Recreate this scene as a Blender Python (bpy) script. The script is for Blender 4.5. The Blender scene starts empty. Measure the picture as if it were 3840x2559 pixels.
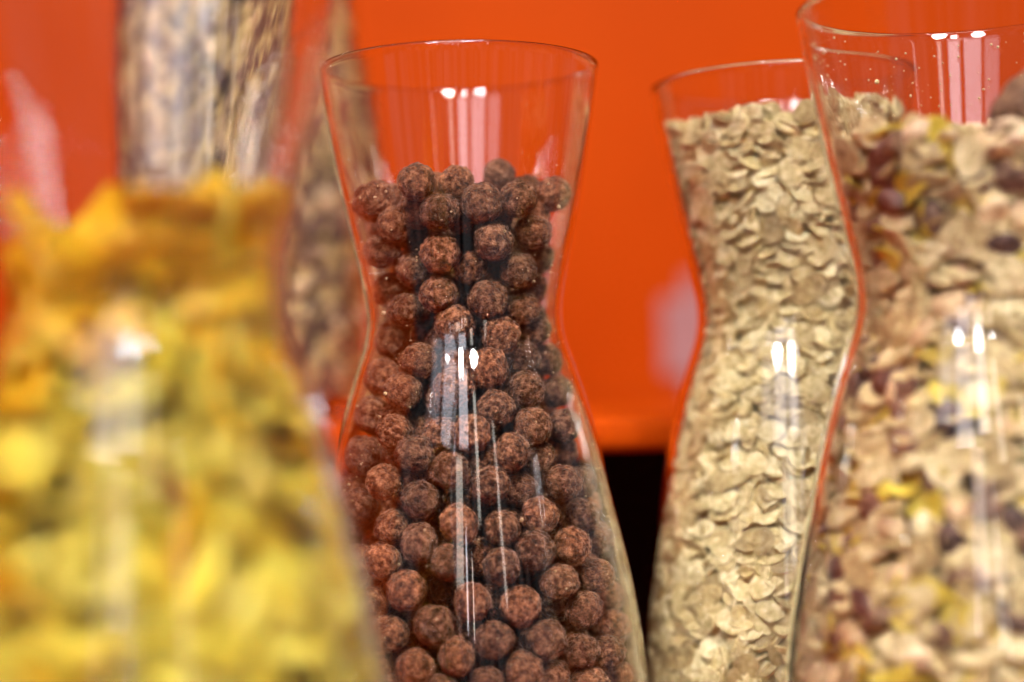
import bpy, math, random
import numpy as np
from mathutils import Vector, Matrix, noise

scene = bpy.context.scene
COL = scene.collection
random.seed(7)
RNG = np.random.RandomState(7)

# ------------------------------------------------------------------ camera
CAM_Z = 0.250                      # the shelf the front carafes stand on is z = 0
cam_d = bpy.data.cameras.new('camera')
cam = bpy.data.objects.new('camera', cam_d)
COL.objects.link(cam)
scene.camera = cam
PITCH, ROLL = math.radians(1.417), math.radians(1.6)
cam.matrix_world = (Matrix.Translation((0, 0, CAM_Z)) @ Matrix.Rotation(math.pi / 2 + PITCH, 4, 'X')
                    @ Matrix.Rotation(-ROLL, 4, 'Z'))
cam_d.sensor_width = 36.0
cam_d.lens = 60.0
cam_d.clip_start = 0.01
cam_d.clip_end = 50.0
cam_d.dof.use_dof = True
cam_d.dof.focus_distance = 0.482
cam_d.dof.aperture_fstop = 3.3
cam_d.dof.aperture_blades = 0
scene.render.resolution_x, scene.render.resolution_y = 1024, 682

# ------------------------------------------------------------------ light
scene.view_settings.view_transform = 'Standard'
scene.view_settings.look = 'None'
scene.view_settings.exposure = 0.0
scene.view_settings.gamma = 1.0
world = bpy.data.worlds.new('World')
scene.world = world
world.use_nodes = True
wn, wl = world.node_tree.nodes, world.node_tree.links
wn.clear()
w_out = wn.new('ShaderNodeOutputWorld')
w_bg = wn.new('ShaderNodeBackground')
w_bg.inputs['Strength'].default_value = 0.17
w_tc = wn.new('ShaderNodeTexCoord')
w_map = wn.new('ShaderNodeMapping')
w_map.inputs['Scale'].default_value = (9.0, 9.0, 2.2)
w_nz = wn.new('ShaderNodeTexNoise')                      # the hall round the stand: pale and dark things
w_nz.inputs['Scale'].default_value = 1.7
w_nz.inputs['Detail'].default_value = 3.0
w_rp = wn.new('ShaderNodeValToRGB')
w_rp.color_ramp.elements[0].position = 0.40
w_rp.color_ramp.elements[0].color = (0.10, 0.09, 0.10, 1)
w_rp.color_ramp.elements[1].position = 0.68
w_rp.color_ramp.elements[1].color = (1.5, 1.45, 1.5, 1)
wl.new(w_tc.outputs['Generated'], w_map.inputs['Vector'])
wl.new(w_map.outputs['Vector'], w_nz.inputs['Vector'])
wl.new(w_nz.outputs['Fac'], w_rp.inputs['Fac'])
wl.new(w_rp.outputs['Color'], w_bg.inputs['Color'])
wl.new(w_bg.outputs['Background'], w_out.inputs['Surface'])


def area(name, loc, target, sx, sy, power, color=(1, 1, 1), spread=None):
    d = bpy.data.lights.new(name, 'AREA')
    d.shape = 'RECTANGLE'
    d.size, d.size_y = sx, sy
    d.energy = power
    d.color = color
    if spread:
        d.spread = math.radians(spread)
    o = bpy.data.objects.new(name, d)
    COL.objects.link(o)
    o.location = loc
    o.rotation_euler = (Vector(target) - Vector(loc)).to_track_quat('-Z', 'Y').to_euler()
    return o


AIM = (0.0, 0.5, 0.25)
for lx, ly, lz, sx, sy, pw, colr in (            # floods set by their glints in the glass, the last one added for fill
        (-0.36, -0.42, 1.16, 0.20, 0.26, 9.0, (0.97, 0.98, 1.0)), (0.19, -0.46, 1.14, 0.20, 0.24, 11.0, (1.0, 0.98, 0.95)),
        (0.30, -0.10, 1.50, 0.30, 0.10, 4.5, (1.0, 0.96, 0.92))):
    area('flood_lamp', (lx, ly, lz), (0.0, 0.38, 0.12), sx, sy, pw, colr).data.shape = 'ELLIPSE'
for lx, ly, lz, sx, sy, pw, colr in (            # unseen soft panels, added to put a broad glare on the glass
        (-0.66, -0.52, 1.02, 0.26, 0.30, 0.45, (0.84, 0.89, 1.0)), (-0.37, -0.70, 0.98, 0.30, 0.38, 1.4, (0.90, 0.90, 1.0)),
        (-0.06, -0.80, 1.02, 0.20, 0.32, 1.0, (0.92, 0.92, 1.0)), (0.20, -0.80, 0.90, 0.06, 0.36, 0.30, (1.0, 0.95, 0.84))):
    area('added_glare_light', (lx, ly, lz), AIM, sx, sy, pw, colr)
area('added_glare_light', (-0.16, -0.80, 0.66), AIM, 0.12, 0.24, 0.32, (1.0, 0.94, 0.84))  # a further unseen light added for glare on the glass
area('ceiling_panel_lamp', (-0.14, -1.30, 1.72), AIM, 0.16, 0.26, 7, (0.97, 0.98, 1.0))
area('ceiling_panel_lamp', (0.30, -1.25, 1.74), AIM, 0.14, 0.22, 6, (0.97, 0.98, 1.0))
area('overhead_fill_light', (0.0, -0.25, 2.2), (0.0, 0.35, 0.0), 1.1, 0.5, 20, (1.0, 0.96, 0.91))  # broad overhead fill, added to light the cereal
area('added_streak_light', (-0.62, -1.9, 1.05), AIM, 0.04, 0.8, 0.6, (0.95, 0.96, 1.0))  # these narrow lights are added for thin streaks on the glass
area('added_streak_light', (-0.10, -2.4, 0.95), AIM, 0.06, 0.6, 0.7, (0.93, 0.95, 1.0))
area('added_streak_light', (0.10, -2.2, 0.80), AIM, 0.03, 0.5, 0.35, (1.0, 0.92, 0.80))
area('added_streak_light', (1.05, -1.7, 1.10), AIM, 0.05, 0.8, 0.7, (1.0, 0.96, 0.88))


# ------------------------------------------------------------------ materials
class NT:
    def __init__(self, name):
        self.m = bpy.data.materials.new(name)
        self.m.use_nodes = True
        self.n, self.l = self.m.node_tree.nodes, self.m.node_tree.links
        self.b = self.n['Principled BSDF']

    def new(self, t, **kw):
        n = self.n.new('ShaderNode' + t)
        for k, v in kw.items():
            setattr(n, k, v)
        return n

    def noise(self, vec, scale, detail=4, rough=0.55):
        n = self.new('TexNoise')
        n.inputs['Scale'].default_value = scale
        n.inputs['Detail'].default_value = detail
        n.inputs['Roughness'].default_value = rough
        self.l.new(vec, n.inputs['Vector'])
        return n.outputs['Fac']

    def ramp(self, fac, stops):
        r = self.new('ValToRGB')
        e = r.color_ramp.elements
        while len(e) < len(stops):
            e.new(0.5)
        for i, (p, c) in enumerate(stops):
            e[i].position = p
            e[i].color = tuple(c) + (1,)
        self.l.new(fac, r.inputs['Fac'])
        return r.outputs['Color']

    def math(self, op, a, b=None):
        n = self.new('Math', operation=op)
        for i, v in enumerate((a, b)):
            if v is None:
                continue
            if isinstance(v, (int, float)):
                n.inputs[i].default_value = v
            else:
                self.l.new(v, n.inputs[i])
        return n.outputs[0]

    def mix(self, fac, a, b, blend='MIX'):
        n = self.new('Mix', data_type='RGBA', blend_type=blend)
        for s, v in ((0, fac), (6, a), (7, b)):
            if isinstance(v, (int, float)):
                n.inputs[s].default_value = v
            elif isinstance(v, tuple):
                n.inputs[s].default_value = v + (1,)
            else:
                self.l.new(v, n.inputs[s])
        return n.outputs[2]

    def bump(self, h, strength, dist):
        n = self.new('Bump')
        n.inputs['Strength'].default_value = strength
        n.inputs['Distance'].default_value = dist
        self.l.new(h, n.inputs['Height'])
        self.l.new(n.outputs['Normal'], self.b.inputs['Normal'])

    def tone(self):
        """one random number per piece: the mesh attribute 'tone' plus the object's own random"""
        a = self.new('Attribute', attribute_name='tone')
        o = self.new('ObjectInfo')
        return self.math('FRACT', self.math('ADD', a.outputs['Fac'], o.outputs['Random']))

    def pos(self):
        """coordinates that differ from piece to piece and follow the piece"""
        tc = self.new('TexCoord')
        o = self.new('ObjectInfo')
        v = self.new('VectorMath', operation='ADD')
        c = self.new('CombineXYZ')
        self.l.new(o.outputs['Random'], c.inputs[0])
        self.l.new(o.outputs['Random'], c.inputs[2])
        self.l.new(tc.outputs['Object'], v.inputs[0])
        self.l.new(c.outputs[0], v.inputs[1])
        return v.outputs[0]


def set_(b, **kw):
    for k, v in kw.items():
        b.inputs[k.replace('_', ' ')].default_value = v


def mat_glass():
    t = NT('clear_glass')
    set_(t.b, Base_Color=(0.985, 0.99, 0.985, 1), Roughness=0.0, IOR=1.5)
    t.b.inputs['Transmission Weight'].default_value = 1.0
    tc = t.new('TexCoord')
    mp = t.new('Mapping')
    mp.inputs['Scale'].default_value = (1.0, 1.0, 0.30)
    t.l.new(tc.outputs['Object'], mp.inputs['Vector'])
    t.bump(t.noise(mp.outputs['Vector'], 110.0, 1, 0.5), 0.10, 0.00012)      # the slight waves of blown glass
    return t.m


def mat_orange(name, rough, coat=0.0):
    t = NT(name)
    tc = t.new('TexCoord')
    f = t.noise(tc.outputs['Object'], 3.0, 3)
    c = t.ramp(f, [(0.3, (0.47, 0.052, 0.0014)), (0.7, (0.57, 0.070, 0.0022))])
    t.l.new(c, t.b.inputs['Base Color'])
    set_(t.b, Roughness=rough)
    t.b.inputs['Coat Weight'].default_value = coat
    t.b.inputs['Specular IOR Level'].default_value = 0.02
    t.b.inputs['Coat Roughness'].default_value = 0.12
    t.bump(t.noise(tc.outputs['Object'], 260.0, 3), 0.05, 0.001)
    return t.m


def mat_dark():
    t = NT('dark_recess_board')
    tc = t.new('TexCoord')
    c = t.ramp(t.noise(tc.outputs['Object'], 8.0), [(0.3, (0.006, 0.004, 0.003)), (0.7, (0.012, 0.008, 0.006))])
    t.l.new(c, t.b.inputs['Base Color'])
    set_(t.b, Roughness=0.7)
    t.b.inputs['Specular IOR Level'].default_value = 0.1
    return t.m


def mat_choc():
    t = NT('cocoa_puff')
    p = t.pos()
    tone = t.tone()
    f1 = t.noise(p, 560.0, 5, 0.68)
    f2 = t.noise(p, 1500.0, 4, 0.7)
    base = t.ramp(f1, [(0.32, (0.060, 0.018, 0.009)), (0.49, (0.28, 0.105, 0.050)), (0.64, (0.62, 0.30, 0.17))])
    tint = t.ramp(tone, [(0.0, (0.72, 0.70, 0.74)), (0.5, (1.0, 0.95, 0.92)), (1.0, (1.28, 1.10, 1.0))])
    c = t.mix(1.0, base, tint, 'MULTIPLY')
    spk = t.ramp(f2, [(0.66, (0, 0, 0)), (0.76, (1, 1, 1))])
    c = t.mix(t.math('MULTIPLY', spk, 0.35), c, (0.50, 0.27, 0.16))
    t.l.new(c, t.b.inputs['Base Color'])
    set_(t.b, Roughness=0.28)
    vor = t.new('TexVoronoi')
    vor.inputs['Scale'].default_value = 620.0
    t.l.new(p, vor.inputs['Vector'])
    h = t.math('ADD', t.math('MULTIPLY', f1, 1.4), t.math('ADD', f2, t.math('MULTIPLY', vor.outputs['Distance'], 0.7)))
    t.bump(h, 1.0, 0.0014)
    return t.m


def mat_grain(name, lo, mid, hi, scale=420.0, rough=0.6, bump=0.6, dist=0.0006, sub=0.0, trans=0.0, lift=1.0):
    t = NT(name)
    p = t.pos()
    tone = t.tone()
    f = t.noise(p, scale, 5, 0.6)
    base = t.ramp(f, [(0.30, lo), (0.52, mid), (0.75, hi)])
    tint = t.ramp(tone, [(0.0, (0.60 * lift, 0.52 * lift, 0.42 * lift)), (0.35, (0.98, 0.94, 0.84)), (0.7, (1.08, 1.07, 1.05)), (1.0, (1.22, 1.26, 1.34))])
    c = t.mix(1.0, base, tint, 'MULTIPLY')
    t.l.new(c, t.b.inputs['Base Color'])
    set_(t.b, Roughness=rough)
    t.bump(t.math('ADD', f, t.math('MULTIPLY', t.noise(p, scale * 3.2, 3), 0.5)), bump, dist)
    if trans:
        tr = t.new('BsdfTranslucent')
        t.l.new(c, tr.inputs['Color'])
        mx = t.new('MixShader')
        mx.inputs[0].default_value = trans
        t.l.new(t.b.outputs[0], mx.inputs[1])
        t.l.new(tr.outputs[0], mx.inputs[2])
        t.l.new(mx.outputs[0], t.n['Material Output'].inputs['Surface'])
    return t.m


GLASS = mat_glass()
ORANGE = mat_orange('orange_panel_paint', 0.42)
ORANGE_SHELF = mat_orange('orange_shelf_lacquer', 0.55, 0.0)
DARK = mat_dark()
CHOC = mat_choc()
OAT = mat_grain('rolled_oat', (0.42, 0.29, 0.11), (0.68, 0.545, 0.28), (0.88, 0.78, 0.52), trans=0.10, bump=0.22)
OAT_TOASTED = mat_grain('toasted_oat', (0.34, 0.19, 0.07), (0.60, 0.41, 0.17), (0.86, 0.67, 0.36), trans=0.10)
OAT_PALE = mat_grain('pale_toasted_oat', (0.36, 0.23, 0.10), (0.60, 0.45, 0.22), (0.82, 0.69, 0.42), trans=0.10, bump=0.3)
CORN = mat_grain('corn_flake', (0.68, 0.46, 0.025), (0.77, 0.62, 0.06), (0.81, 0.71, 0.13), scale=110.0, rough=0.55,
                 bump=0.4, dist=0.0010, trans=0.35)
CORN_ORANGE = mat_grain('orange_corn_flake', (0.72, 0.34, 0.004), (0.84, 0.50, 0.010), (0.88, 0.60, 0.03), scale=150.0, rough=0.5,
                         bump=0.7, dist=0.0012, trans=0.3)  # deeper orange, painted in for light glowing through the heap
YELLOW = mat_grain('yellow_flake', (0.52, 0.36, 0.03), (0.70, 0.52, 0.07), (0.76, 0.62, 0.15), scale=200.0, rough=0.45,
                   trans=0.2)
RAISIN = mat_grain('raisin_skin', (0.050, 0.022, 0.016), (0.12, 0.055, 0.040), (0.21, 0.11, 0.08), scale=300.0, rough=0.42,
                   bump=0.9, dist=0.0012)
NUT = mat_grain('hazelnut_piece', (0.42, 0.24, 0.12), (0.66, 0.45, 0.26), (0.80, 0.64, 0.42), scale=260.0, rough=0.55)
CLUSTER = mat_grain('brown_crunchy_piece', (0.10, 0.045, 0.025), (0.20, 0.10, 0.055), (0.36, 0.22, 0.13), scale=380.0,
                    rough=0.6, bump=0.9, dist=0.0010)


# ------------------------------------------------------------------ object helpers
def tag(o, label=None, cat=None, group=None, kind=None):
    if label:
        o['label'] = label
    if cat:
        o['category'] = cat
    if group:
        o['group'] = group
    if kind:
        o['kind'] = kind
    return o


def mesh_np(name, V, F, mats, smooth=True, tone=None, midx=None):
    """V (n,3) array, F list/array of faces (all tris or all quads when an array)."""
    me = bpy.data.meshes.new(name)
    F = np.asarray(F, dtype=np.int32)
    k = F.shape[1]
    me.vertices.add(len(V))
    me.vertices.foreach_set('co', np.asarray(V, dtype=np.float32).ravel())
    me.loops.add(F.size)
    me.loops.foreach_set('vertex_index', F.ravel())
    me.polygons.add(len(F))
    me.polygons.foreach_set('loop_start', np.arange(0, F.size, k, dtype=np.int32))
    me.polygons.foreach_set('loop_total', np.full(len(F), k, dtype=np.int32))
    me.polygons.foreach_set('use_smooth', np.full(len(F), smooth, dtype=bool))
    for m in (mats if isinstance(mats, (list, tuple)) else [mats]):
        me.materials.append(m)
    if midx is not None:
        me.polygons.foreach_set('material_index', np.asarray(midx, dtype=np.int32))
    if tone is not None:
        a = me.attributes.new('tone', 'FLOAT', 'POINT')
        a.data.foreach_set('value', np.asarray(tone, dtype=np.float32))
    me.update(calc_edges=True)
    me.validate()
    return me


def link(name, me, loc=(0, 0, 0)):
    o = bpy.data.objects.new(name, me)
    COL.objects.link(o)
    o.location = loc
    return o


def box_mesh(name, x0, x1, y0, y1, z0, z1, mat, bevel=0.0, seg=4):
    import bmesh
    bm = bmesh.new()
    bmesh.ops.create_cube(bm, size=1.0)
    for v in bm.verts:
        v.co = ((x0, x1)[v.co.x > 0], (y0, y1)[v.co.y > 0], (z0, z1)[v.co.z > 0])
    if bevel:
        es = [e for e in bm.edges if abs(e.verts[0].co.x - e.verts[1].co.x) > 1e-4]
        bmesh.ops.bevel(bm, geom=es, offset=bevel, segments=seg, affect='EDGES', profile=0.5)
    me = bpy.data.meshes.new(name)
    bm.to_mesh(me)
    bm.free()
    me.materials.append(mat)
    for p in me.polygons:
        p.use_smooth = bool(bevel)
    return me


# ------------------------------------------------------------------ the stand
SHELF_Z = CAM_Z - 0.0135
tag(link('back_wall', box_mesh('back_wall', -1.6, 1.6, 1.20, 1.23, SHELF_Z - 0.012, 1.5, ORANGE)), kind='structure',
    label='smooth orange back wall of the display stand')
tag(link('upper_shelf', box_mesh('upper_shelf', -1.6, 1.6, 0.632, 1.20, SHELF_Z - 0.0125, SHELF_Z, ORANGE_SHELF, 0.0035)),
    kind='structure', label='orange shelf board with a rounded front edge')
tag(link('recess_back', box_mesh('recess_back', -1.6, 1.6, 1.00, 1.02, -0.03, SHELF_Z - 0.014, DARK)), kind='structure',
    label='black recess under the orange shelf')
tag(link('lower_shelf', box_mesh('lower_shelf', -1.6, 1.6, 0.10, 1.00, -0.03, 0.0, ORANGE_SHELF, 0.004)), kind='structure',
    label='orange lower shelf under the front carafes')
tag(link('side_wall', box_mesh('side_wall', -0.80, -0.77, 0.05, 1.20, 0.0, 1.1, ORANGE)), kind='structure',
    label='orange side panel of the display stand')

# ------------------------------------------------------------------ carafe
# outline of the glass, millimetres: height above the foot, radius
PROFILE = [(0, 40.0), (1.2, 45.0), (5, 49.0), (14, 51.2), (30, 52.7), (60, 53.8), (95, 54.0), (128, 53.4), (158, 51.9),
           (178, 50.0), (192, 47.8), (206, 45.0), (219, 42.1), (233, 39.0), (245.5, 35.6), (256, 32.3), (262, 30.3),
           (268, 29.2), (274, 29.4), (281, 30.6), (293, 33.1), (308, 36.2), (328, 39.7), (344.3, 42.2)]
PROFILE = [(z / 1000, r / 1000) for z, r in PROFILE]
NECK = 0.268


def smooth_profile(n=150):
    z = np.array([p[0] for p in PROFILE])
    r = np.array([p[1] for p in PROFILE])
    seg = np.hypot(np.diff(z), np.diff(r))
    s = np.concatenate([[0], np.cumsum(seg)])
    u = np.linspace(0, s[-1], n)
    out = []
    for arr in (z, r):
        m = np.gradient(arr, s)
        k = np.clip(np.searchsorted(s, u, side='right') - 1, 0, len(s) - 2)
        h = s[k + 1] - s[k]
        t = (u - s[k]) / h
        out.append((2 * t**3 - 3 * t**2 + 1) * arr[k] + (t**3 - 2 * t**2 + t) * h * m[k]
                   + (-2 * t**3 + 3 * t**2) * arr[k + 1] + (t**3 - t**2) * h * m[k + 1])
    z2, r2 = out
    return z2, r2


PZ, PR = smooth_profile()
WALL = 0.0023


def r_in(z):
    """inner radius of the glass at height z above the foot"""
    return np.interp(z, PZ, PR) - WALL


def carafe_mesh():
    N = 144
    dz, dr = np.gradient(PZ), np.gradient(PR)
    ln = np.hypot(dz, dr)
    nz, nr = -dr / ln, dz / ln
    th = np.interp(PZ, [0, 0.006, 0.30, 0.3443], [0.006, WALL, WALL, 0.0015])
    prof = [(0.0, 0.0025), (0.030, 0.0025), (0.037, 0.0004)]        # pushed-up foot
    prof += list(zip(PR, PZ))
    zt, rt, tt = PZ[-1], PR[-1], th[-1] / 2
    c = (rt - tt, zt)
    for a in np.linspace(0, math.pi, 9)[1:-1]:                      # rounded lip
        prof.append((c[0] + tt * math.cos(a), c[1] + tt * 1.1 * math.sin(a)))
    inner = [(r - t * n_r, z - t * n_z) for r, z, t, n_r, n_z in zip(PR, PZ, th, nr, nz)][::-1]
    inner = [(r, z) for r, z in inner if z > 0.0075]
    prof += inner + [(0.030, 0.0072), (0.0, 0.0080)]
    prof = np.array(prof)
    ang = np.linspace(0, 2 * math.pi, N, endpoint=False)
    ring = prof[1:-1]
    wob = 1 + 0.0010 * np.sin(3 * ang)[None, :] * np.sin(ring[:, 1] * 40)[:, None]
    X = ring[:, 0:1] * wob * np.cos(ang)
    Y = ring[:, 0:1] * wob * np.sin(ang)
    Z = np.repeat(ring[:, 1:2], N, 1)
    V = np.stack([X, Y, Z], -1).reshape(-1, 3)
    M = len(ring)
    V = np.vstack([V, [[0, 0, prof[0, 1]], [0, 0, prof[-1, 1]]]])
    i = np.arange(M - 1)[:, None] * N
    j = np.arange(N)[None, :]
    j2 = (j + 1) % N
    q = np.stack([i + j, i + j2, i + N + j2, i + N + j], -1).reshape(-1, 4)
    T = np.vstack([q[:, [0, 1, 2]], q[:, [0, 2, 3]]])
    jj = np.arange(N)
    jj2 = (jj + 1) % N
    a, b = len(V) - 2, len(V) - 1
    T = np.vstack([T, np.stack([np.full(N, a), jj2, jj], -1),
                   np.stack([np.full(N, b), (M - 1) * N + jj, (M - 1) * N + jj2], -1)])
    me = mesh_np('glass_carafe', V, T, GLASS)
    return me


CARAFE_ME = carafe_mesh()
CARAFES = {   # x, y, foot z, turn
    'choc': (-0.0140, 0.510, 0.0),
    'oats': (0.0897, 0.553, -0.0002),
    'fruit': (0.1186, 0.440, 0.0),
    'corn': (-0.0752, 0.350, 0.0),
    'back': (-0.1105, 0.702, SHELF_Z),
}
LABELS = {
    'choc': 'waisted glass carafe in sharp focus holding brown cocoa cereal balls',
    'oats': 'waisted glass carafe filled almost to the rim with plain pale rolled oats',
    'fruit': 'waisted glass carafe of fruit muesli with raisins, in front of the plain oats',
    'corn': 'very blurred glass carafe filled with yellow corn flakes',
    'back': 'glass carafe of brown and tan muesli standing on the orange upper shelf',
}
for i, (k, (x, y, z)) in enumerate(CARAFES.items()):
    if k == 'oats':
        z = 0.0
    o = link('glass_carafe', CARAFE_ME, (x, y, z))
    o.rotation_euler = (0, 0, i * 1.3)
    tag(o, LABELS[k], 'carafe', 'glass carafes of cereal')

# ------------------------------------------------------------------ pieces of cereal
def ico(sub):
    import bmesh
    bm = bmesh.new()
    bmesh.ops.create_icosphere(bm, subdivisions=sub, radius=1.0)
    V = np.array([v.co[:] for v in bm.verts])
    F = np.array([[v.index for v in f.verts] for f in bm.faces])
    bm.free()
    return V, F


ICO = {s: ico(s) for s in (1, 2, 3, 4, 5)}


def ball_shape(seed, sub=5, rough=1.0):
    V, F = ICO[sub]
    off = Vector((seed * 3.17, seed * 1.9, seed * 0.7))
    out = np.empty_like(V)
    st = Vector((1 + 0.055 * math.sin(seed * 2.1), 1 + 0.05 * math.cos(seed * 1.3), 1 + 0.05 * math.sin(seed * 4.7)))
    for i, v in enumerate(V):
        p = Vector(v)
        d = 0.075 * noise.noise(p * 1.3 + off)
        d += rough * 0.070 * noise.noise(p * 3.4 + off)
        if sub > 3:
            d += rough * 0.055 * noise.noise(p * 7.5 + off) + rough * 0.034 * noise.noise(p * 15.0 + off)
            c = noise.noise(p * 6.0 + off * 2)
            d -= rough * 0.30 * max(0.0, c - 0.30)                  # burst bubbles
        out[i] = (p.x * st.x * (1 + d), p.y * st.y * (1 + d), p.z * st.z * (1 + d))
    return out, F


def flake_shape(seed, L, W, T, rings=3, seg=14, curl=0.12, crease=0.0, ragged=0.12, wave=0.0):
    """a thin flake, L x W across and T thick, about the origin with its normal along z"""
    rs = np.random.RandomState(seed)
    a = np.linspace(0, 2 * math.pi, seg, endpoint=False)
    out = 1 + ragged * (0.6 * np.sin(2 * a + rs.rand() * 6) + 0.5 * np.sin(3 * a + rs.rand() * 6)
                        + 0.45 * np.sin(5 * a + rs.rand() * 6)) + ragged * 0.5 * (rs.rand(seg) - 0.5)
    cx, cy, tw = rs.uniform(-1, 1) * curl, rs.uniform(0.3, 1) * curl, rs.uniform(-1, 1) * curl
    ph = rs.rand(4) * 6
    V, idx_t, idx_b = [], [], []

    def zz(x, y):
        u, v = x / (L / 2), y / (W / 2)
        z = (cx * u * u + cy * v * v + tw * u * v) * L / 2
        z += wave * L / 2 * (math.sin(3.1 * u + ph[0]) * math.cos(2.7 * v + ph[1]) + 0.5 * math.sin(6 * u + ph[2]) * math.sin(5 * v + ph[3]))
        return z
    for side in (1, -1):
        V.append((0, 0, zz(0, 0) + side * T * 0.5 - (side * T * crease if crease else 0)))
        for k in range(1, rings + 1):
            f = k / rings
            tk = T * 0.5 * (1 - 0.35 * f ** 3)
            for j in range(seg):
                rr = f * out[j]
                x, y = rr * math.cos(a[j]) * L / 2, rr * math.sin(a[j]) * W / 2
                z = zz(x, y) + side * tk
                if crease:
                    z -= side * T * crease * math.exp(-(y / (W * 0.09)) ** 2) * (1 - f * 0.8)
                V.append((x, y, z))
    n1 = 1 + rings * seg
    F = []
    for s in (0, 1):
        o = s * n1
        for j in range(seg):
            j2 = (j + 1) % seg
            t = (o, o + 1 + j, o + 1 + j2)
            F.append(t if s == 0 else t[::-1])
            for k in range(rings - 1):
                p, q = o + 1 + k * seg, o + 1 + (k + 1) * seg
                for t in ((p + j, q + j, q + j2), (p + j, q + j2, p + j2)):
                    F.append(t if s == 0 else t[::-1])
    e = 1 + (rings - 1) * seg
    o = len(V)
    V += [V[e + j] for j in range(seg)] + [V[n1 + e + j] for j in range(seg)]      # the rim has its own vertices: a crisp edge
    for j in range(seg):
        j2 = (j + 1) % seg
        F.append((o + j, o + seg + j, o + seg + j2))
        F.append((o + j, o + seg + j2, o + j2))
    return np.array(V), np.array(F)


def lump_shape(seed, L, W, T, sub=3, wrinkle=0.16):
    V, F = ICO[sub]
    off = Vector((seed * 2.3, seed * 0.9, -seed * 1.7))
    out = np.empty_like(V)
    for i, v in enumerate(V):
        p = Vector(v)
        d = wrinkle * noise.noise(p * 1.6 + off) + wrinkle * 0.7 * noise.noise(p * 4.2 + off)
        out[i] = (p.x * L / 2 * (1 + d), p.y * W / 2 * (1 + d), p.z * T / 2 * (1 + d))
    return out, F


def zone(x, z, tall=True):
    """where in its carafe a piece shows, said in words"""
    rel = x / max(0.02, float(r_in(z)))
    side = 'near the left edge' if rel < -0.45 else ('near the right edge' if rel > 0.45 else 'in the middle')
    if z > NECK + 0.030:
        h = 'high above the waist'
    elif z > NECK + 0.008:
        h = 'just above the waist'
    elif z > NECK - 0.010:
        h = 'at the waist'
    elif z > NECK - 0.045:
        h = 'on the shoulder'
    elif z > NECK - 0.085:
        h = 'below the shoulder'
    else:
        h = 'low in the body'
    return h + ', ' + side


class Kind:
    """one kind of piece: fine meshes for single pieces, coarse shapes for the joined mass"""
    def __init__(self, name, mat, fine, coarse):
        self.name, self.mat = name, mat
        self.fine = [mesh_np(name, V, F, mat, tone=np.full(len(V), (i * 0.37) % 1.0)) for i, (V, F) in enumerate(fine)]
        self.shape = fine
        self.coarse = coarse


def mm(*a):
    return [v / 1000 for v in a]


R0 = random.Random(3)
OAT_K = Kind('oat_flake', OAT,
             [flake_shape(i, *mm(R0.uniform(8, 11), R0.uniform(6.0, 8.0), R0.uniform(1.0, 1.5)), curl=0.05, crease=0.30 if i % 3 == 0 else 0.0, wave=0.008, ragged=0.06)
              for i in range(12)],
             [flake_shape(i + 50, *mm(R0.uniform(7, 10.5), R0.uniform(5.4, 7.8), R0.uniform(0.9, 1.4)), rings=2, seg=12, curl=0.05, crease=0.0, ragged=0.06) for i in range(8)])
MOAT_K = Kind('toasted_oat_flake', OAT_TOASTED,
              [flake_shape(i + 20, *mm(R0.uniform(7.5, 11), R0.uniform(5.8, 8.2), R0.uniform(1.0, 1.5)), curl=0.16, crease=0.3 if i % 2 else 0.0, wave=0.04, ragged=0.12)
               for i in range(10)],
              [flake_shape(i + 70, *mm(R0.uniform(6.5, 10), R0.uniform(5.0, 7.8), R0.uniform(0.9, 1.3)), rings=2, seg=10, curl=0.16) for i in range(8)])
CORN_K = Kind('corn_flake', CORN,
              [flake_shape(i + 100, *mm(R0.uniform(25, 34), R0.uniform(19, 26), R0.uniform(1.4, 2.0)), rings=6, seg=28, curl=0.30, ragged=0.15, wave=0.07)
               for i in range(12)],
              [flake_shape(i + 130, *mm(R0.uniform(22, 30), R0.uniform(17, 23), 1.6), rings=4, seg=18, curl=0.30, ragged=0.15, wave=0.06) for i in range(8)])
CORN_ORANGE_K = Kind('orange_corn_flake', CORN_ORANGE, CORN_K.shape[:6], CORN_K.coarse[:4])
YEL_K = Kind('yellow_corn_flake', YELLOW,
             [flake_shape(i + 160, *mm(R0.uniform(9, 15), R0.uniform(7, 11), R0.uniform(1.2, 1.9)), rings=4, seg=18, curl=0.28, ragged=0.15, wave=0.06)
              for i in range(6)],
             [flake_shape(i + 180, *mm(R0.uniform(8, 13), R0.uniform(6, 10), 1.4), rings=2, seg=12, curl=0.25) for i in range(5)])
RAI_K = Kind('raisin', RAISIN,
             [lump_shape(i, *mm(R0.uniform(10, 15), R0.uniform(7, 9.5), R0.uniform(5, 7)), wrinkle=0.30) for i in range(6)],
             [lump_shape(i + 10, *mm(R0.uniform(9, 13), R0.uniform(7, 9), R0.uniform(5, 7)), sub=2, wrinkle=0.25) for i in range(4)])
NUT_K = Kind('nut_piece', NUT,
             [lump_shape(i + 30, *mm(R0.uniform(9, 13), R0.uniform(7, 10), R0.uniform(4, 6.5)), wrinkle=0.12) for i in range(5)],
             [lump_shape(i + 40, *mm(R0.uniform(7, 11), R0.uniform(6, 8), R0.uniform(4, 6)), sub=2, wrinkle=0.12) for i in range(4)])
CLU_K = Kind('crunchy_piece', CLUSTER,
             [lump_shape(i + 60, *mm(R0.uniform(9, 14), R0.uniform(7, 10), R0.uniform(6, 8)), wrinkle=0.32) for i in range(6)],
             [lump_shape(i + 80, *mm(R0.uniform(7, 12), R0.uniform(6, 9), R0.uniform(5, 7)), sub=2, wrinkle=0.28) for i in range(4)])

CAMP = np.array([0, 0, CAM_Z])
CINV = np.array(cam.matrix_world.inverted())


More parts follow.
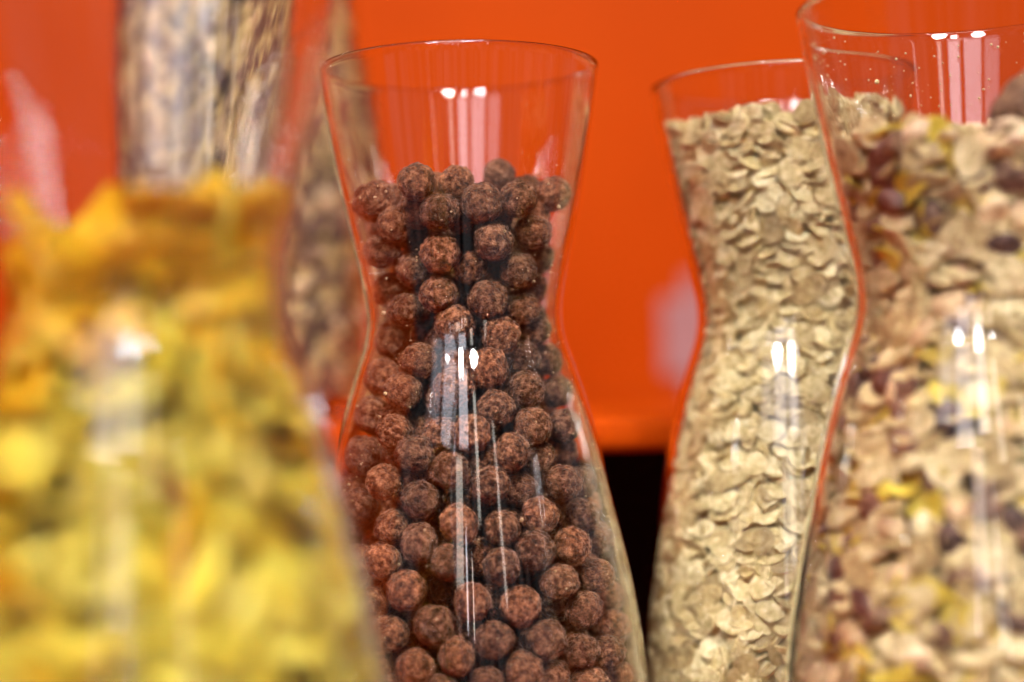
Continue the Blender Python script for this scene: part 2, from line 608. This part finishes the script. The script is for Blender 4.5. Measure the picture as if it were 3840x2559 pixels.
def project(p):
    q = CINV[:3, :3] @ p + CINV[:3, 3]
    d = -q[2]
    return 1176.5 + q[0] / d * 3922, 784 - q[1] / d * 3922, d


def rot_to(n, spin):
    """3x3 matrix whose z axis is n, turned by spin about it"""
    n = n / np.linalg.norm(n)
    t = np.array([0, 0, 1.0]) if abs(n[2]) < 0.9 else np.array([1.0, 0, 0])
    x = np.cross(t, n)
    x /= np.linalg.norm(x)
    y = np.cross(n, x)
    c, s = math.cos(spin), math.sin(spin)
    return np.stack([x * c + y * s, -x * s + y * c, n], 1)


def fill(key, mix, area_mm, z_lo, top, layers, step, tilt, single_meta, stuff_name, stuff_label, group, core=0.010,
         forced=(), cap_area=None, cap_h=0.010, up=0.8):
    """fills a carafe with pieces: layers against the glass, a heap on top, the mass behind.
    mix: [(Kind, weight, tilt factor)]; top(x, y) -> height of the heap above the foot"""
    cx, cy, cz = CARAFES[key]
    rs = np.random.RandomState(abs(hash(key)) % 1000 if False else {'oats': 11, 'fruit': 23, 'corn': 31, 'back': 47}[key])
    w = np.array([m[1] for m in mix], float)
    w /= w.sum()
    pieces = []
    cam_xy = math.atan2(-cy, -cx)

    def place(k, var, fine, R, c, clearance):
        V, _ = (mix[k][0].shape if fine else mix[k][0].coarse)[var]
        P = V @ R.T + c
        for _ in range(3):                                          # slide inwards until clear of the glass
            rad = np.hypot(P[:, 0], P[:, 1])
            ex = (rad - (r_in(P[:, 2]) - clearance)).max()
            if ex <= 0:
                break
            d = np.array([c[0], c[1], 0]) / max(1e-6, math.hypot(c[0], c[1]))
            c = c - d * ex * 1.02
            P = V @ R.T + c
        zmin = P[:, 2].min()
        if zmin < 0.0085:
            c = c + np.array([0, 0, 0.0085 - zmin])
        return c

    # against the glass
    zs = np.arange(z_lo, 0.338, 0.004)
    for layer in range(layers):
        for z0 in zs:
            rr = float(r_in(z0)) - 0.001 - layer * step
            n_exp = 2 * math.pi * rr * 1000 * 4.0 / area_mm
            n = int(n_exp) + (rs.rand() < n_exp % 1)
            for a in rs.rand() * 6.28 + (np.arange(n) + rs.rand(n) * 0.8) / max(n, 1) * 2 * math.pi:
                z = z0 + rs.rand() * 0.004
                x, y = rr * math.cos(a), rr * math.sin(a)
                if z > top(x, y):
                    continue
                facing = math.cos(a - cam_xy)
                if facing < -0.35 and layer > 0:
                    continue
                pieces.append(('w', layer, x, y, z, a, facing))
    # heap surface
    ztop = top(0, 0)
    R_t = float(r_in(ztop)) - 0.002
    cap_area = cap_area or area_mm
    for layer in range(2):
        n = int(math.pi * (R_t * 1000) ** 2 / cap_area)
        for _ in range(n):
            rr, a = R_t * math.sqrt(rs.rand()), rs.rand() * 2 * math.pi
            x, y = rr * math.cos(a), rr * math.sin(a)
            pieces.append(('t', layer, x, y, top(x, y) - 0.0005 - layer * 0.002, a, math.cos(a - cam_xy)))
    items = []
    for (typ, layer, x, y, z, a, facing) in pieces:
        k = int(rs.choice(len(mix), p=w))
        if key == 'corn' and rs.rand() < 0.85 * max(0.0, min(1.0, (z - NECK + 0.022) / 0.020)):       # upper flakes get the orange colour, painting in light shining through them
            k = 1
        K, _, tf = mix[k]
        rad = np.array([math.cos(a), math.sin(a), 0])
        if typ == 'w':
            slope = float(r_in(z + 0.002) - r_in(z - 0.002)) / 0.004
            n = rad - np.array([0, 0, slope])
            n = n / np.linalg.norm(n)
            n = n + rs.normal(0, tilt * tf, 3) + np.array([0, 0, rs.normal(0.5, 0.5) * up])
        else:
            n = np.array([0, 0, 1.0]) + rs.normal(0, 0.35, 3)
        R = rot_to(n, rs.normal(0, 0.9) + math.pi / 2 * 0)
        items.append([typ, layer, k, R, np.array([x, y, z]), facing, rs.rand()])
    # which ones become single pieces: outermost layer, towards the camera, inside the picture
    cand = []
    for it in items:
        wp = it[4] + np.array([cx, cy, cz])
        px, py, d = project(wp)
        it.append((px, py, d))
        seen = it[1] == 0 and it[5] > 0.05 and -40 < px < 2393 and -40 < py < 1608
        if it[0] == 't':
            seen = seen and it[5] > 0.3
        cand.append(seen)
    order = sorted([i for i in range(len(items)) if cand[i]],
                   key=lambda i: -(items[i][5] + (0.6 if items[i][2] else 0) + 0.1 * items[i][6]))
    # spread the singles evenly: thin out when there are too many
    chosen = set(order[:290 - len(forced)])
    count = 0
    SV, SF, ST, SM, nv = [], [], [], [], 0
    mats = [m[0].mat for m in mix]
    for i, it in enumerate(items):
        typ, layer, k, R, c, facing, rnd, _ = it
        K = mix[k][0]
        if i in chosen:
            var = rs.randint(len(K.fine))
            c = place(k, var, True, R, c, 0.0003)
            o = bpy.data.objects.new(K.name, K.fine[var])
            COL.objects.link(o)
            M = np.eye(4)
            M[:3, :3] = R
            M[:3, 3] = c + np.array([cx, cy, cz])
            o.matrix_world = Matrix(M.tolist())
            lab, cat, grp = single_meta[k]
            tag(o, lab + ', ' + zone(c[0], c[2]), cat, grp)
            count += 1
        else:
            var = rs.randint(len(K.coarse))
            c = place(k, var, False, R, c, 0.0004)
            V, F = K.coarse[var]
            SV.append(V @ R.T + c)
            SF.append(F + nv)
            ST.append(np.full(len(V), rnd))
            SM.append(np.full(len(F), k))
            nv += len(V)
    # closed mass in the middle of the filling
    zc = np.linspace(z_lo, ztop - cap_h, 26)
    ang = np.linspace(0, 2 * math.pi, 40, endpoint=False)
    ring = []
    for z in zc:
        rr = (float(r_in(z)) - core) * (1 + 0.05 * np.sin(7 * ang + z * 300) + 0.04 * rs.rand(40))
        ring.append(np.stack([rr * np.cos(ang), rr * np.sin(ang), np.full(40, z)], 1))
    V = np.vstack(ring + [[[0, 0, zc[0]]], [[0, 0, zc[-1]]]])
    F = []
    for r_ in range(25):
        for j in range(40):
            a, b = r_ * 40 + j, r_ * 40 + (j + 1) % 40
            F += [(a, b, b + 40), (a, b + 40, a + 40)]
    for j in range(40):
        F += [(1040, (j + 1) % 40, j), (1041, 1000 + j, 1000 + (j + 1) % 40)]
    SV.append(V)
    SF.append(np.array(F) + nv)
    ST.append(np.full(len(V), 0.2))
    SM.append(np.full(len(F), 0))
    me = mesh_np(stuff_name, np.vstack(SV), np.vstack(SF), mats, tone=np.concatenate(ST), midx=np.concatenate(SM))
    o = link(stuff_name, me, (cx, cy, cz))
    tag(o, stuff_label, kind='stuff')
    print(key, 'pieces', len(items), 'single', count, 'tris', sum(len(f) for f in SF))


# ---- plain oats
fill('oats', [(OAT_K, 1, 1)], 29.0, 0.085, lambda x, y: NECK + 0.0622 + 0.0025 * math.sin(x * 160 + 1) * math.cos(y * 140) + 0.0015 * math.sin(x * 420),
     4, 0.0023, 0.30,
     {0: ('pale rolled oat flake among plain oats', 'oat flake', 'oat flakes in the carafe of plain oats')},
     'rolled_oats', 'mass of pale rolled oats filling the right-middle carafe', 'oats', core=0.0115, up=0.65)

# ---- fruit muesli
BOAT_K = Kind('toasted_oat_flake', OAT_PALE,
              [flake_shape(i + 220, *mm(R0.uniform(8.5, 12.5), R0.uniform(7, 9.5), R0.uniform(1.3, 2.1)), curl=0.07, crease=0.25 if i % 3 == 0 else 0.0, wave=0.012, ragged=0.07)
               for i in range(10)],
              [flake_shape(i + 240, *mm(R0.uniform(8.5, 12), R0.uniform(7, 9.5), R0.uniform(1.3, 2.0)), rings=2, seg=12, curl=0.07, ragged=0.07) for i in range(8)])
BKO_K = Kind('toasted_oat_flake', OAT_TOASTED, BOAT_K.shape, BOAT_K.coarse)
FR = [(BOAT_K, 0.71, 0.8), (YEL_K, 0.14, 0.9), (RAI_K, 0.035, 0.7), (NUT_K, 0.065, 0.8), (CLU_K, 0.05, 0.8)]
g = ' in the fruit muesli carafe'
fill('fruit', FR, 46.0, 0.10,
     lambda x, y: NECK + 0.0405 + 0.003 * math.sin(x * 150 + 2) * math.cos(y * 120) + 0.0016 * math.sin(x * 400) + 0.007 / (1 + math.exp(-(x - 0.014) * 500)),
     3, 0.0028, 0.50,
     {0: ('toasted oat flake in the fruit muesli', 'oat flake', 'oat flakes' + g),
      1: ('yellow flake in the fruit muesli', 'corn flake', 'yellow flakes' + g),
      2: ('dark brown raisin in the fruit muesli', 'raisin', 'raisins' + g),
      3: ('smooth beige nut piece in fruit muesli', 'nut', 'nut pieces' + g),
      4: ('rough brown piece in fruit muesli', 'cereal piece', 'brown pieces' + g)},
     'fruit_muesli', 'mass of mixed fruit muesli behind the pieces against the glass', 'fruit', core=0.0105)

# ---- brown muesli on the upper shelf
BK = [(BKO_K, 0.58, 1.0), (CLU_K, 0.33, 0.8), (RAI_K, 0.05, 0.8), (NUT_K, 0.05, 0.8)]
g = ' in the carafe on the upper shelf'
fill('back', BK, 42.0, 0.010, lambda x, y: NECK + 0.045 + 0.002 * math.sin(x * 160),
     3, 0.0026, 0.50,
     {0: ('tan oat flake in upper shelf carafe', 'oat flake', 'oat flakes' + g),
      1: ('dark brown piece in upper shelf carafe', 'cereal piece', 'brown pieces' + g),
      2: ('dark raisin in upper shelf carafe', 'raisin', 'raisins' + g),
      3: ('pale nut piece in upper shelf carafe', 'nut', 'nut pieces' + g)},
     'brown_muesli', 'mass of brown and tan muesli behind the pieces against the glass', 'back', core=0.0105)

# ---- corn flakes
fill('corn', [(CORN_K, 1, 1), (CORN_ORANGE_K, 0.10, 1)], 150.0, 0.13,
     lambda x, y: NECK + 0.0085 + 0.005 * math.cos((x + 0.004) * 170 + 3.1 + y * 40) + 0.10 * x,
     2, 0.005, 0.42,
     {0: ('blurred pale yellow corn flake', 'corn flake', 'corn flakes in the foreground carafe'),
      1: ('blurred orange corn flake', 'corn flake', 'orange corn flakes in the foreground carafe')},
     'corn_flakes', 'mass of yellow corn flakes behind the flakes against the glass', 'corn', core=0.013, cap_h=0.012, up=0.35)

# ------------------------------------------------------------------ cocoa balls
# balls one can tell apart in the carafe: offsets read off as directions from the lens (tangent x 3922) and how deep they sit (mm)
BALLS = [(871, 467, 46, 2), (960, 420, 45, 1), (1049, 422, 40, 9), (1148, 408, 34, 34), (1012, 486, 46, 0), (1106, 467, 47, 1),
         (1186, 458, 42, 2), (1266, 451, 42, 3), (848, 516, 36, 12), (918, 505, 40, 7), (885, 573, 42, 1), (1012, 582, 46, 0),
         (1132, 552, 47, 0), (1221, 533, 41, 2), (1083, 617, 40, 8), (1186, 622, 44, 0), (1266, 592, 34, 8), (951, 620, 36, 8),
         (1012, 681, 46, 0), (1120, 690, 46, 0), (893, 667, 40, 2), (935, 713, 41, 1), (1202, 713, 38, 2), (1041, 742, 45, 1),
         (1250, 667, 34, 9), (1150, 772, 45, 0), (887, 784, 42, 1), (1223, 757, 36, 5), (1256, 728, 34, 9), (1262, 829, 39, 1),
         (1197, 825, 36, 7), (966, 831, 38, 4), (1122, 850, 46, 0), (1045, 892, 47, 0), (1206, 898, 42, 0), (1284, 898, 39, 2),
         (880, 868, 44, 1), (931, 900, 42, 3), (1138, 941, 43, 1), (1221, 981, 44, 0), (1291, 981, 37, 4), (1083, 998, 45, 0),
         (1174, 1040, 43, 0), (911, 996, 43, 1), (857, 955, 42, 3), (954, 1046, 44, 0), (1037, 1084, 46, 0), (1236, 1054, 38, 7),
         (838, 1048, 43, 1), (888, 1110, 44, 0), (829, 1168, 44, 2), (969, 1151, 44, 1), (1126, 1117, 44, 0), (1286, 1111, 44, 0),
         (1328, 1111, 40, 6), (1193, 1128, 36, 8), (1055, 1206, 45, 0), (1153, 1215, 43, 1), (1237, 1190, 43, 0),
         (907, 1212, 40, 4), (967, 1250, 45, 0), (1227, 1262, 47, 0), (1311, 1258, 43, 1), (1372, 1236, 36, 3), (1333, 1184, 36, 7),
         (1378, 1160, 33, 8), (883, 1290, 44, 1), (1035, 1294, 45, 0), (1151, 1304, 45, 0), (1281, 1338, 43, 0), (1365, 1324, 41, 1),
         (937, 1358, 49, 0), (1085, 1383, 44, 0), (1195, 1393, 47, 0), (1338, 1402, 43, 0), (858, 1388, 39, 3), (1001, 1441, 48, 0),
         (900, 1457, 44, 1), (1134, 1471, 47, 0), (1252, 1471, 46, 0), (1331, 1499, 39, 1), (1391, 1500, 37, 4), (1048, 1506, 44, 1),
         (957, 1536, 45, 0), (1203, 1541, 45, 0), (1119, 1573, 44, 1), (868, 1531, 38, 4), (1350, 1573, 44, 0), (1409, 1368, 35, 5),
         (1267, 1556, 38, 5), (832, 1290, 38, 7), (1412, 1440, 36, 5), (1018, 1590, 44, 2), (945, 492, 42, 9), (1060, 498, 40, 12), (1148, 482, 40, 13), (1228, 492, 38, 13), (900, 462, 37, 17),
         (1000, 440, 38, 18), (1215, 445, 36, 20), (1430, 1560, 38, 4), (905, 1590, 42, 2)]
cx, cy, cz = CARAFES['choc']
AX = np.array([cx, cy, cz])
CM = np.array(cam.matrix_world)[:3, :3]
pin = []
for px, py, pr, dp in BALLS:
    d = CM @ np.array([(px - 1176.5) / 3922, -(py - 784) / 3922, -1.0])
    best = None
    for t in np.arange(0.44, 0.60, 0.0005):
        p = CAMP + d * t - AX
        r = pr / 3922 * t
        gap = float(r_in(p[2])) - 0.0002 - r * 1.02 - math.hypot(p[0], p[1])
        if best is None or gap > best[1]:
            best = (t, gap)
        if gap >= 0:
            best = (t, gap)
            break
    t = best[0] + dp / 1000
    p = CAMP + d * t - AX
    r = pr / 3922 * t
    pin.append([p[0], p[1], p[2], max(0.0050, min(0.0064, r))])
pin = np.array(pin)
rb = np.random.RandomState(5)
z_lo, z_hi = 0.105, pin[:9, 2].mean() - 0.0045
fillp = []
for _ in range(15000):
    z = rb.uniform(z_lo, z_hi)
    R = float(r_in(z)) - 0.006
    a, rr = rb.rand() * 6.2832, R * math.sqrt(rb.rand())
    p = np.array([rr * math.cos(a), rr * math.sin(a), z, rb.uniform(0.0051, 0.0059)])
    dd = pin[:, :3] - p[:3]
    if (np.sqrt((dd ** 2).sum(1)) < (pin[:, 3] + p[3]) * 0.86).any():
        continue
    if a > 3.1416 and z > 0.165 and math.hypot(p[0], p[1]) > R - 0.0065 and math.sin(a) < -0.25:
        continue
    # keep the sight line to each ball that one can see free
    wp = p[:3] + AX
    qx, qy, qd = project(wp)
    hit = False
    for (bx, by, br, dp), pp in zip(BALLS, pin):
        if abs(qx - bx) < 60 and abs(qy - by) < 60 and math.hypot(qx - bx, qy - by) < 62:
            if qd < project(pp[:3] + AX)[2] + 0.002:
                hit = True
                break
    if hit:
        continue
    if fillp:
        ff = np.array(fillp)
        if (np.sqrt(((ff[:, :3] - p[:3]) ** 2).sum(1)) < (ff[:, 3] + p[3]) * 0.84).any():
            continue
    fillp.append(p)
fillp = np.array(fillp)
A = np.vstack([pin, fillp])
npin = len(pin)
mob = np.concatenate([np.full(npin, 0.05), np.ones(len(A) - npin)])
home = A[:npin, :3].copy()
for itn in range(60):                                               # push overlapping balls apart
    D = A[:, None, :3] - A[None, :, :3]
    dist = np.sqrt((D ** 2).sum(-1)) + np.eye(len(A)) * 9
    need = (A[:, None, 3] + A[None, :, 3]) * 0.985
    ov = np.clip(need - dist, 0, None)
    w = mob[:, None] / (mob[:, None] + mob[None, :])
    A[:, :3] += (D / dist[..., None] * (ov * w)[..., None]).sum(1) * 0.45
    A[:npin, :3] += (home - A[:npin, :3]) * 0.25
    rad = np.hypot(A[:, 0], A[:, 1])
    lim = r_in(A[:, 2]) - A[:, 3] * 1.03 - 0.0002
    k = np.where(rad > lim, lim / rad, 1.0)
    A[:, 0] *= k
    A[:, 1] *= k
print('balls', len(A), 'measured', npin)
BALL_ME = []
for i in range(14):
    V, F = ball_shape(i + 1)
    BALL_ME.append(mesh_np('cocoa_ball', V, F, CHOC, tone=np.full(len(V), (i * 0.61) % 1)))
# the material works in metres: unit balls are scaled down in the mesh data
for me in BALL_ME:
    me.transform(Matrix.Scale(0.0056, 4))
front = sorted(range(npin, len(A)), key=lambda i: A[i, 1])
vis = []
for i in front:
    px, py, d = project(A[i, :3] + AX)
    if -30 < py < 1610 and A[i, 1] < 0.012:
        vis.append(i)
BALL_LABELS = {
    0: 'brown cocoa ball at the far left end of the top of the pile',
    1: 'highest cocoa ball of the pile in the middle carafe',
    2: 'cocoa ball at the top of the pile just right of the highest one',
    3: 'dim cocoa ball at the top of the pile against the rear glass',
    4: 'cocoa ball just below and right of the highest ball of the pile',
    5: 'large cocoa ball in the middle of the top row against the front glass',
    6: 'cocoa ball second from the right in the top row of the pile',
    7: 'cocoa ball at the far right end of the top row of the pile',
    9: 'cocoa ball wedged below the highest ball on its left side',
}
single = list(range(npin)) + vis[:285 - npin]
ss = set(single)
for n_, i in enumerate(single):
    o = bpy.data.objects.new('cocoa_ball', BALL_ME[n_ % len(BALL_ME)])
    COL.objects.link(o)
    o.location = A[i, :3] + AX
    o.rotation_euler = (rb.rand() * 6.28, rb.rand() * 6.28, rb.rand() * 6.28)
    s = A[i, 3] / 0.0056
    o.scale = (s, s, s)
    tag(o, BALL_LABELS.get(i, ('brown cocoa ball, ' if i < npin and BALLS[i][3] < 5 else 'half hidden cocoa ball, ') + zone(A[i, 0], A[i, 2])), 'cereal ball',
        'cocoa balls in the middle carafe')
SV, SF, ST, nv = [], [], [], 0
shapes = [ball_shape(i + 40, 3) for i in range(6)]
for i in range(len(A)):
    if i in ss:
        continue
    V, F = shapes[i % 6]
    M = np.array(Matrix.Rotation(rb.rand() * 6, 3, 'X') @ Matrix.Rotation(rb.rand() * 6, 3, 'Z'))
    SV.append(V @ M.T * A[i, 3] + A[i, :3])
    SF.append(F + nv)
    ST.append(np.full(len(V), rb.rand()))
    nv += len(V)
me = mesh_np('cocoa_balls', np.vstack(SV), np.vstack(SF), CHOC, tone=np.concatenate(ST))
tag(link('cocoa_balls', me, tuple(AX)), 'brown cocoa balls deeper inside the middle carafe', kind='stuff')

# ------------------------------------------------------------------ crumbs stuck to the glass, odd things
def crumbs(key, n, z0, z1, a0, a1, label, name, mat, seed):
    rs = np.random.RandomState(seed)
    SV, SF, nv = [], [], 0
    for i in range(n):
        a, z = rs.uniform(a0, a1), z0 + (z1 - z0) * rs.rand() ** 0.8
        s_ = rs.uniform(0.00012, 0.00034) * (1.7 if rs.rand() < 0.08 else 1)
        rr = float(r_in(z)) - s_ * 0.8
        V, F = ICO[1]
        V = V * s_ * rs.uniform(0.7, 1.3, 3) * (1 + 0.3 * rs.rand(len(V), 1))
        SV.append(V + [rr * math.cos(a), rr * math.sin(a), z])
        SF.append(F + nv)
        nv += len(V)
    me = mesh_np(name, np.vstack(SV), np.vstack(SF), mat)
    tag(link(name, me, CARAFES[key]), label, kind='stuff')


crumbs('fruit', 110, NECK + 0.045, NECK + 0.074, 0.5, 2.9, 'pale crumbs and dust stuck inside the muesli carafe', 'oat_dust', OAT_PALE, 3)
crumbs('choc', 190, 0.13, NECK + 0.045, 3.3, 6.1, 'tiny cocoa crumbs stuck inside the middle carafe', 'cocoa_dust', NUT, 4)

V, F = lump_shape(91, 0.026, 0.016, 0.012, sub=4, wrinkle=0.2)
o = link('dried_fruit_piece', mesh_np('dried_fruit_piece', V, F, CLUSTER, tone=np.full(len(V), 0.1)),
         (CARAFES['fruit'][0] + 0.0125, CARAFES['fruit'][1] - 0.021, NECK + 0.0495))
o.rotation_euler = (0.2, -0.55, 0.2)
tag(o, 'large dark brown dried piece sticking up from the fruit muesli at the right edge', 'dried fruit')

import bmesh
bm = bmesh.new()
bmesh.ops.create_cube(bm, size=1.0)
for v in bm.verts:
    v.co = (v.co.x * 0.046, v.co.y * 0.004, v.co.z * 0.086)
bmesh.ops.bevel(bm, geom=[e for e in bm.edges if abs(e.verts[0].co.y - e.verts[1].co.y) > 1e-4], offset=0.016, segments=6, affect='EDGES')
pm = bpy.data.meshes.new('wall_patch')  # added slab standing in for a pale smudge of unknown origin
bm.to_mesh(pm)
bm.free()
t = NT('pale_lilac_patch')
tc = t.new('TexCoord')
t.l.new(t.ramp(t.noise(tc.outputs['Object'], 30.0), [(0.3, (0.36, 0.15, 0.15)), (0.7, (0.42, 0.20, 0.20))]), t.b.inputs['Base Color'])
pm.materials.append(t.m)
tag(link('wall_patch', pm, (0.1285, 1.1978, CAM_Z + 0.030)), 'blurred pale greyish pink plaque on the orange wall beside the oats carafe', 'patch')

# ------------------------------------------------------------------ render settings
scene.render.engine = 'CYCLES'
cy_ = scene.cycles
cy_.max_bounces = 24
cy_.transmission_bounces = 20
cy_.transparent_max_bounces = 16
cy_.glossy_bounces = 8
cy_.diffuse_bounces = 3
cy_.caustics_refractive = True
cy_.caustics_reflective = True
cy_.blur_glossy = 0.0
cy_.sample_clamp_indirect = 0.0
cy_.use_denoising = True
cy_.denoiser = 'OPENIMAGEDENOISE'
cy_.denoising_input_passes = 'RGB_ALBEDO_NORMAL'
